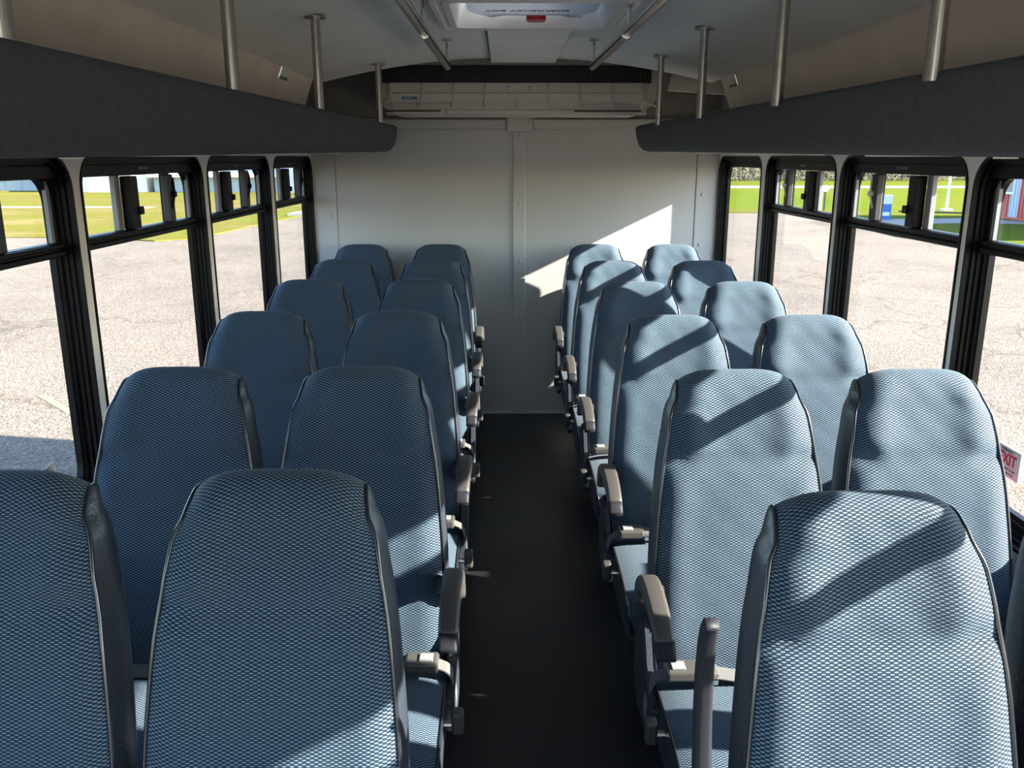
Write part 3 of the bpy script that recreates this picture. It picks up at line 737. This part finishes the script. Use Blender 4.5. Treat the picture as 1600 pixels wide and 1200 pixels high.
# ------------------------------------------------------------------ air conditioner on the rear wall
t = thing('air_conditioner', 'wide ribbed beige air conditioner with black top grille on the rear wall', 'air conditioner', (CX, 5.0, 1.78))
out_pts = [(-.755, 2.055), (-.755, 1.87), (-.735, 1.835), (-.665, 1.785), (-.64, 1.778), (.64, 1.778), (.665, 1.785), (.735, 1.835), (.755, 1.87), (.755, 2.055)]
Y0 = 4.86
YW = YR - .001
bm = bmesh.new()
prism(bm, [(CX + a, b) for a, b in out_pts], 'y', Y0 + .02, YR - .045)
obj('case', bm, M['ac_case'], t)
bm = bmesh.new()                                    # faceted front: steep face, sloped lower face, lip
fx0, fx1 = CX - .66, CX + .66
prof = [(Y0, 1.945), (Y0, 1.895), (Y0 - .012, 1.888), (Y0 - .012, 1.845), (Y0 + .004, 1.835), (Y0 + .016, 1.806), (Y0 + .003, 1.802), (Y0 + .003, 1.784), (Y0 + .03, 1.780), (Y0 + .03, 1.945)]
rings = []
for x, k in ((CX - .70, .02), (CX - .665, 0), (CX + .665, 0), (CX + .70, .02)):
    rings.append([(x, a + k if a < Y0 + .02 else a, b) for a, b in prof])
loft(bm, rings, True, True); bmesh.ops.recalc_face_normals(bm, faces=bm.faces[:]); obj('front_cover', bm, M['ac_case'], t)
for i in range(9):
    x = CX + (i - 4) * .168; dx = (i - 4) * -.006
    z1 = 1.945 if i != 4 else 1.905
    obj('rib', T([(x, Y0 - .002, z1), (x, Y0 - .004, 1.90), (x, Y0 - .013, 1.885), (x - dx * .4, Y0 - .013, 1.85), (x - dx * 1.6 * (1 if abs(i - 4) < 4 else 2.0), Y0 + .004, 1.825)], .0065, 8), M['ac_case'], t, smooth=True)
for x in (-.005, .105): obj('bolt', dome(bmesh.new(), (x + .035, Y0 - .001, 1.915), (0, -1, 0), .011, .006), M['chrome'], t, smooth=True)
for x in (-.30, .33): obj('bolt', dome(bmesh.new(), (x, Y0 + .001, 1.793), (0, -1, 0), .014, .008), M['ac_case'], t, smooth=True)
for a, b in ((-.63, -.34), (.38, .74)): obj('slot', B(a, b, Y0 - .002, Y0 + .01, 1.796, 1.803), M['black'], t)
g = obj('grille', B(CX - .715, CX + .715, Y0 - .012, Y0 + .02, 1.943, 2.052), M['black'], t, label='black air grille')
bm = bmesh.new()
for i in range(70):
    x = CX - .70 + i * 1.4 / 69
    if abs(abs(x - CX) - .22) > .025: box(bm, x - .0015, x + .0015, Y0 - .020, Y0 - .012, 1.953, 2.035)
obj('fin', bm, M['metal_dark'], g, kind='stuff')
for x in (CX - .22, CX + .22):
    p = obj('hinge', B(x - .02, x + .02, Y0 - .022, Y0 - .012, 1.95, 2.035), M['black'], g)
for x in (CX - .226, CX - .212, CX + .212, CX + .226):
    for z in (1.965, 2.015): obj('rivet', dome(bmesh.new(), (x, Y0 - .022, z), (0, -1, 0), .003, .002, 8, 2), M['chrome'], g)
f = obj('badge', B(-.545, -.455, Y0 - .0155, Y0 - .012, 1.855, 1.874, bev=.001), M['chrome'], t, label='small blue badge in a silver edge')
obj('badge_face', B(-.542, -.458, Y0 - .0175, Y0 - .0155, 1.8575, 1.8715), M['blue'], f)
obj('badge_mark', B(-.53, -.492, Y0 - .018, Y0 - .0175, 1.862, 1.867), M['paleside'], f)
# dark closing strip between ceiling and unit
struct('trim_9', B(XL, XR, 4.795, 4.85, 2.03, 2.10), M['dark_panel'], 'dark strip closing the gap above the air conditioner')
struct('trim_10', prism(bmesh.new(), [(XR - .38, 1.905), (XR, 1.88), (XR, 1.96), (XR - .36, 1.985)], 'y', 4.86, 4.90), M['cove'], 'tan edging beside the air conditioner at the right cove end')

# ------------------------------------------------------------------ seats
def interp(tab, z):
    for (a, va), (b, vb) in zip(tab, tab[1:]):
        if z <= b: return va + (vb - va) * (z - a) / (b - a) if z > a else va
    return tab[-1][1]
def spline(pts, n):
    """Catmull-Rom through tuples"""
    P = [Vector(p) for p in pts]; P = [2 * P[0] - P[1]] + P + [2 * P[-1] - P[-2]]
    segs = len(P) - 3; o = []
    for i in range(n + 1):
        u = i / n * segs; k = min(int(u), segs - 1); t_ = u - k
        p0, p1, p2, p3 = P[k:k + 4]
        o.append(.5 * ((2 * p1) + (p2 - p0) * t_ + (2 * p0 - 5 * p1 + 4 * p2 - p3) * t_ ** 2 + (3 * p1 - p0 - 3 * p2 + p3) * t_ ** 3))
    return o
# rows of the backrest, bottom to over-the-top: front (y,z), half width, back (y,z)
SP = [  # yf, zf, w, yb
    (-.205, .370, .188, .37, -.085), (-.196, .430, .195, .43, -.070), (-.172, .540, .199, .54, -.045), (-.148, .650, .196, .65, -.018),
    (-.124, .750, .189, .75, .008), (-.098, .850, .179, .85, .034), (-.068, .930, .166, .93, .053), (-.043, .990, .156, .980, .062),
    (-.028, 1.030, .144, 1.005, .064), (-.014, 1.056, .140, 1.022, .063), (.006, 1.072, .136, 1.032, .061), (.028, 1.074, .133, 1.036, .058), (.046, 1.062, .131, 1.038, .054)]
def gauss(a, s): return math.exp(-(a / s) ** 2)
def back_rows(n=64):
    f = spline([(a[0], a[1], a[2]) for a in SP], n); b = spline([(a[4], a[3], 0) for a in SP], n)
    return f, b
def cover_point(u, fr, seed):
    yf, z, wd = fr
    d = 0
    hz = min(1, max(0, (z - .875) / .06)); hz = hz * hz * (3 - 2 * hz) * min(1, max(0, (1.075 - z) / .05))
    d -= .013 * hz * gauss(abs(u) - .70, .24) * (1 - .35 * gauss(z - 1.0, .04)); d -= .004 * hz
    d += .008 * gauss(z - .895, .022) * gauss(abs(u) - .80, .15)
    d += .014 * abs(u) ** 8                                    # roll at the piping
    lz = min(1, max(0, (.90 - z) / .10)) * min(1, max(0, (z - .42) / .1))
    d -= .005 * lz * (1 - u * u); d -= .006 * lz * gauss(abs(u) - .80, .18)
    for zs, hw in ((.885, .42), (.700, .55)):
        k = 1 / (1 + math.exp((abs(u) - hw) / .05)); d += .004 * k * gauss(z - zs, .0045)
    d += .0035 * gauss(z - .885, .012) * gauss(abs(u) - .75, .25)
    # soft creases
    d += .0012 * math.sin(u * 9 + z * 31 + seed) * math.sin(z * 47 + u * 4 + seed * 2) * (1 - abs(u) ** 4)
    cz = -.031 * abs(u) ** 4.5 * min(1, max(0, (z - .98) / .08))
    return (u * wd, yf + d, z + cz)
def seat_back(parent, seed):
    f, b = back_rows(); nu = 26
    root_bm = bmesh.new()
    # shell: two sides and the back
    F = {}; 
    for sgn in (-1, 1):
        rings = []
        for fr, br in zip(f, b):
            x0, y0, z0 = cover_point(sgn, fr, seed); w0 = abs(x0)
            y1 = br[0]; z1 = br[1]; mid = .007 * min(1, (y1 - y0) / .08)
            row = []
            for t_ in (0, .12, .35, .65, .88, 1):
                row.append((sgn * (w0 + mid * math.sin(math.pi * min(1, t_ * 1.1)) - .012 * max(0, t_ - .65) / .35), y0 + (y1 - y0) * t_, z0 + (z1 - z0) * t_))
            rings.append(row)
        loft(root_bm, rings, False)
        F[sgn] = [r[-1] for r in rings]
    loft(root_bm, [[F[-1][i], (0, F[-1][i][1] + .012, F[-1][i][2]), F[1][i]] for i in range(len(f))], False)
    bmesh.ops.remove_doubles(root_bm, verts=root_bm.verts[:], dist=.0003); bmesh.ops.recalc_face_normals(root_bm, faces=root_bm.faces[:])
    shell = obj('backrest', root_bm, M['vinyl'], parent, smooth=True, world=False, label='charcoal vinyl sides of the backrest')
    bm = bmesh.new(); uvl = bm.loops.layers.uv.new('UVMap'); grid = []; acc = 0; prev = None; vv = []
    for fr in f:
        p = Vector((0, fr[0], fr[1]))
        if prev is not None: acc += (p - prev).length
        prev = p; vv.append(acc)
        grid.append([bm.verts.new(cover_point(-1 + 2 * i / nu, fr, seed)) for i in range(nu + 1)])
    for j in range(len(grid) - 1):
        for i in range(nu):
            fc = bm.faces.new((grid[j][i], grid[j][i + 1], grid[j + 1][i + 1], grid[j + 1][i]))
            for lp, (a, c) in zip(fc.loops, ((j, i), (j, i + 1), (j + 1, i + 1), (j + 1, i))):
                lp[uvl].uv = (.5 + (-1 + 2 * c / nu) * f[a][2], vv[a])
    obj('fabric_cover', bm, M['fabric'], shell, smooth=True, world=False, label='woven blue-grey fabric face')
    for sgn in (-1, 1):
        pts = [cover_point(sgn, fr, seed) for fr in f]
        obj('piping', T([(p[0] + sgn * .0005, p[1] - .001, p[2]) for p in pts[::2] + [pts[-1]]], .0038, 6), M['piping'], shell, smooth=True, world=False)
    return shell
def seat_cushion(parent):
    # fabric top: grid over (u across, v from rear to front, over the nose)
    pts = spline([(-.175, .410), (-.27, .430), (-.39, .434), (-.50, .430), (-.572, .418), (-.605, .392), (-.612, .355), (-.600, .322)], 30)
    bm = bmesh.new(); uvl = bm.loops.layers.uv.new('UVMap'); nu = 18; grid = []; acc = 0; prev = None; vv = []
    def wd(j): return .206 - .018 * max(0, (j - 18) / 12)
    def pt(j, u):
        p = pts[j]; e = abs(u) ** 6
        return (u * wd(j), p[0] + (.010 * e if j > 18 else 0), p[1] - .012 * e + .004 * (1 - u * u))
    for j, p in enumerate(pts):
        if prev is not None: acc += (p - prev).length
        prev = p; vv.append(acc); grid.append([bm.verts.new(pt(j, -1 + 2 * i / nu)) for i in range(nu + 1)])
    for j in range(len(pts) - 1):
        for i in range(nu):
            fc = bm.faces.new((grid[j][i], grid[j + 1][i], grid[j + 1][i + 1], grid[j][i + 1]))
            for lp, (a, c) in zip(fc.loops, ((j, i), (j + 1, i), (j + 1, i + 1), (j, i + 1))): lp[uvl].uv = (.5 + (-1 + 2 * c / nu) * wd(a), -vv[a])
    sb = bmesh.new()
    for sgn in (-1, 1):
        loft(sb, [[pt(j, sgn), (sgn * (wd(j) + .004), pt(j, sgn)[1] + .006, max(.312, pt(j, sgn)[2] - .05)), (sgn * wd(j), max(-.58, pt(j, sgn)[1]), .305)] for j in range(len(pts))], False)
    box(sb, -.19, .19, -.58, -.17, .297, .31)
    bmesh.ops.recalc_face_normals(sb, faces=sb.faces[:])
    base = obj('seat_cushion', sb, M['vinyl'], parent, smooth=False, world=False, label='charcoal vinyl sides of the cushion')
    obj('cushion_cover', bm, M['fabric'], base, smooth=True, world=False, label='woven blue-grey fabric top')
    for sgn in (-1, 1): obj('piping', T([pt(j, sgn) for j in range(0, 31, 2)], .0036, 6), M['piping'], base, smooth=True, world=False)
def armrest(parent, sx, raised=False):
    pp = [(-.165, .575, .018), (-.170, .612, .021), (-.190, .632, .020), (-.240, .642, .0175), (-.310, .638, .0165), (-.370, .624, .016), (-.412, .602, .0145), (-.428, .586, .010)]
    if raised: pp = [(-.17 + (a + .17) * 1.32, b, c * .9) for a, b, c in pp]
    path = spline(pp, 28)
    rings = []
    for i, p in enumerate(path):
        d = (path[min(i + 1, len(path) - 1)] - path[max(i - 1, 0)]); d = Vector((0, d[0], d[1])).normalized()
        nrm = Vector((1, 0, 0)).cross(d).normalized()
        if nrm.z < 0 and i > 8: pass
        hw = (.0255 - .006 * i / 28) * (.56 if raised else 1); ht = p[2]
        ring = [Vector((a, p[0], p[1])) + nrm * b - Vector((0, 0, 0)) for a, b in rrect(-hw, hw, -ht, ht, min(ht, hw) * .6, 4)]
        rings.append(ring)
    piv = Vector((0, -.175, .605))
    def place(v):
        v = Vector(v)
        if raised: v = piv + Matrix.Rotation(R(-104), 3, 'X') @ (v - piv)
        return (v.x + sx, v.y, v.z)
    bm = bmesh.new(); loft(bm, [[place(q) for q in r] for r in (rings if raised else rings[:24])], True, True); bmesh.ops.recalc_face_normals(bm, faces=bm.faces[:])
    a = obj('armrest', bm, M['armtip_shade' if raised else 'armrest'], parent, smooth=True, world=False, label='raised armrest coloured dark as in shade' if raised else 'curved dark plastic armrest')  # raised arm takes the dark tip colour to look shaded
    bm = bmesh.new(); loft(bm, [[place(q) for q in r] for r in rings[23:]], True, True); bmesh.ops.recalc_face_normals(bm, faces=bm.faces[:])
    if raised: bm.free()
    else: obj('arm_tip', bm, M['armtip_shade'], a, smooth=True, world=False)
    bm = bmesh.new(); cyl(bm, (sx - math.copysign(.04, sx), -.168, .598), (math.copysign(1, sx), 0, 0), .017, .03, 14); obj('pivot', bm, M['metal_dark'], a, world=False)
    return a
def seat_extras(parent, side, aisle):
    """side = +1: the aisle is towards +x of this seat"""
    s = side
    # belt lying across the seat at the joint of back and cushion
    z = .458; y = -.235
    bm = bmesh.new(); bw = .024
    pts = spline([(.195 * s, y, z - .06), (.19 * s, y - .02, z - .01), (.15 * s, y - .035, z)], 6)
    rings = []
    b = obj('belt_buckle', B(*( (.115 * s, .190 * s) ), y - .062, y - .008, z - .008, z + .018, bev=.006), M['buckle'], parent, world=False, label='dark seat belt buckle')
    b.data.transform(Matrix.Translation((0, 0, 0)))
    obj('release_button', B(.148 * s, .178 * s, y - .052, y - .022, z + .0175, z + .0215, bev=.001), M['greybar'], b, world=False)
    obj('latch_plate', B(.075 * s, .117 * s, y - .058, y - .014, z - .004, z + .012, bev=.003), M['strap'], b, world=False, label='grey latch plate with folded strap')
    obj('bracket', B(.080 * s, .116 * s, y - .068, y - .058, z - .010, z + .004, bev=.002), M['chrome'], b, world=False)
    bm = bmesh.new()
    path = spline([(.08 * s, y - .036, z + .001), (.0, y - .034, z - .012), (-.10 * s, y - .030, z - .014), (-.17 * s, y - .01, z - .016), (-.20 * s, y + .03, z - .05)], 14)
    loft(bm, [[(p[0], p[1] - bw, p[2] - .0012), (p[0], p[1] + bw, p[2] - .0012), (p[0], p[1] + bw, p[2] + .0012), (p[0], p[1] - bw, p[2] + .0012)] for p in path], True, True)
    bmesh.ops.recalc_face_normals(bm, faces=bm.faces[:]); obj('belt_strap', bm, M['strap'], parent, world=False)
    bm = bmesh.new()
    path = spline([(.185 * s, y - .034, z + .002), (.215 * s, y - .03, z - .02), (.226 * s, y - .015, z - .09), (.222 * s, y + .01, z - .17)], 10)
    loft(bm, [[(p[0] - .0015, p[1] - bw * .8, p[2]), (p[0] - .0015, p[1] + bw * .8, p[2]), (p[0] + .0015, p[1] + bw * .8, p[2] + .002), (p[0] + .0015, p[1] - bw * .8, p[2] + .002)] for p in path], True, True)
    bmesh.ops.recalc_face_normals(bm, faces=bm.faces[:]); obj('belt_strap', bm, M['strap'], parent, world=False)
    # vinyl side skirt hiding the recliner joint
    bm = bmesh.new(); prism(bm, [(-.13, .53), (-.08, .47), (-.06, .34), (-.12, .28), (-.26, .285), (-.33, .33), (-.31, .40), (-.22, .44), (-.18, .50)], 'x', .206 * s, .226 * s)
    bmesh.ops.bevel(bm, geom=bm.edges[:], offset=.005, segments=2, affect='EDGES', clamp_overlap=True)
    if aisle: obj('side_cover', bm, M['vinyl'], parent, world=False)
    else: bm.free()
    if aisle:
        bm = bmesh.new(); box(bm, .224 * s, .250 * s, -.395, -.365, .365, .420, bev=.007, seg=3); k = obj('recline_lever', bm, M['armrest'], parent, world=False)
        bm = bmesh.new(); cyl(bm, (.206 * s, -.38, .385), (s, 0, 0), .008, .03, 10); obj('lever_shaft', bm, M['steel'], k, world=False)
    # frame and legs
    bm = bmesh.new(); box(bm, -.195, .195, -.55, -.51, .257, .297, bev=.004); obj('seat_frame', bm, M['metal_dark'], parent, world=False)
    bm = bmesh.new(); box(bm, -.195, .195, -.22, -.18, .257, .297, bev=.004); obj('seat_frame', bm, M['metal_dark'], parent, world=False)
    if aisle:
        for yy, y2 in ((-.53, -.49), (-.20, -.24)):
            obj('leg', T([(.10 * s, yy, .265), (.10 * s, y2, .02)], .016, 10), M['metal_dark'], parent, world=False)
        obj('foot_rail', B(.07 * s, .13 * s, -.56, -.16, 0, .022, bev=.004), M['metal_dark'], parent, world=False)
    else:
        obj('leg', B(-.17 * s - .02, -.17 * s + .02, -.54, -.19, .022, .262, bev=.004), M['metal_dark'], parent, world=False)
        obj('foot_rail', B(-.19 * s, -.15 * s, -.56, -.16, 0, .022, bev=.004), M['metal_dark'], parent, world=False)
def make_seat(side, aisle, raised=False, seed=0):
    t = thing('bus_seat', 'x', 'seat', (0, 0, 0))
    seat_back(t, seed); seat_cushion(t)
    if aisle: armrest(t, (.256 if raised else .222) * side, raised)
    seat_extras(t, side, aisle)
    return t
YL = [1.33, 2.063, 2.868, 3.658, 4.425, 5.06]; YRt = [1.225, 2.025, 2.784, 3.58, 4.34, 5.06]
rows = ['front row nearest the camera', 'second row from the camera', 'third row from the camera', 'fourth row from the camera', 'fifth row from the camera', 'rearmost row against the rear wall']
XWL = [-.80, -.768, -.785, -.795, -.787, -.815]; XWR = [.955, .970, .965, .962, .962, .972]
XAL = [-.358, -.338, -.345, -.345, -.350, -.362]; XAR = [.540, .543, .534, .535, .527, .527]
protos = {('left', True): make_seat(1, True, seed=1), ('left', False): make_seat(1, False, seed=2.2),
          ('right', True): make_seat(-1, True, seed=3.1), ('right', False): make_seat(-1, False, seed=4.4)}
raised = make_seat(-1, True, True, seed=3.1)
for o in list(bpy.data.objects):       # final proportions of the seats: a little wider and lower
    r = o
    while r.parent: r = r.parent
    if r.name.startswith('bus_seat') and o.type == 'MESH':
        for v in o.data.vertices:
            v.co.x *= 1.04; v.co.y *= 1.04; v.co.z = v.co.z * 1.04 - .0622 if v.co.z >= .3 else v.co.z * (.2498 / .3)
index_children()
used = set()
look = {'left': 'shaded dark blue', 'right': 'sunlit pale blue-grey'}
for side, ys, xa, xw in (('left', YL, XAL, XWL), ('right', YRt, XAR, XWR)):
    for k in range(6):
        for aisle, x in ((True, xa[k]), (False, xw[k])):
            key = (side, aisle)
            if side == 'right' and k == 0 and aisle: q = raised
            elif key not in used: q = protos[key]; used.add(key)
            else: q = copy_tree(protos[key])
            q.location = (x * (1.04 if k < 5 else 1.01), ys[k], 0)
            if k == 5: q.scale = (.98, .98, 1.013)
            c = look[side]
            if side == 'right' and k == 3 and aisle: c = 'mostly shadowed dark blue'
            if side == 'right' and k == 4 and not aisle: c = 'half shadowed blue'
            q['label'] = '%s high-back seat, %s %s, %s' % (c, side, 'aisle side' if aisle else 'window side', rows[k])
            if q is raised: q['label'] = 'sunlit blue-grey high-back seat with its armrest raised, right aisle side, front row'
            q['group'] = 'blue fabric high-back bus seats'

# ------------------------------------------------------------------ exit stickers and red release handles on the nearest windows
for s, xi, side, dy, dz in ((-1, XL, 'left', -.04, -.036), (1, XR, 'right', 0, 0)):
    x = xi + s * .046
    t = thing('exit_sticker', 'white sticker with red EXIT lettering low on the nearest %s window' % side, 'sticker', (x, 2.11, .79), 'emergency exit stickers')
    y0, y1 = 2.055 + dy, 2.168 + dy; n0 = len(bpy.data.objects); t.location.z += dz
    obj('sticker_sheet', B(x - .0006, x + .0006, y0, y1, .752 + dz, .830 + dz), M['sticker'], t)
    ax = text_axes((0, -s, 0), (0, 0, 1)) if s > 0 else text_axes((0, 1, 0), (0, 0, 1))
    xf = x - s * .0009; yc = (y0 + y1) / 2
    text('lettering', 'EXIT', .042, M['redpaint'], t, (xf, yc, .797 + dz), ax, bold=.0012, sx=.92)
    text('lettering', 'EMERGENCY', .010, M['ink'], t, (xf, yc, .821 + dz), ax)
    text('lettering', 'Pull Red Handle To Open', .0075, M['ink'], t, (xf, yc, .773 + dz), ax)
    text('lettering', 'Push Window Out', .0085, M['ink'], t, (xf, yc, .762 + dz), ax)
    h = thing('release_handle', 'red emergency release handle on the sill of the nearest %s window' % side, 'handle', (xi + s * .01, 2.12, .685), 'red window release handles')
    bm = bmesh.new(); tube(bm, [(xi + s * .012, 2.20, .682), (xi + s * .004, 2.17, .706), (xi - s * .002, 2.12, .714), (xi + s * .004, 2.08, .698), (xi + s * .012, 2.05, .682)], [.008, .009, .010, .009, .007], 10)
    obj('handle_bar', bm, M['red'], h, smooth=True)
    obj('handle_base', B(xi + s * .006, xi + s * .03, 2.185, 2.215, .668, .692, bev=.004), M['red'], h)
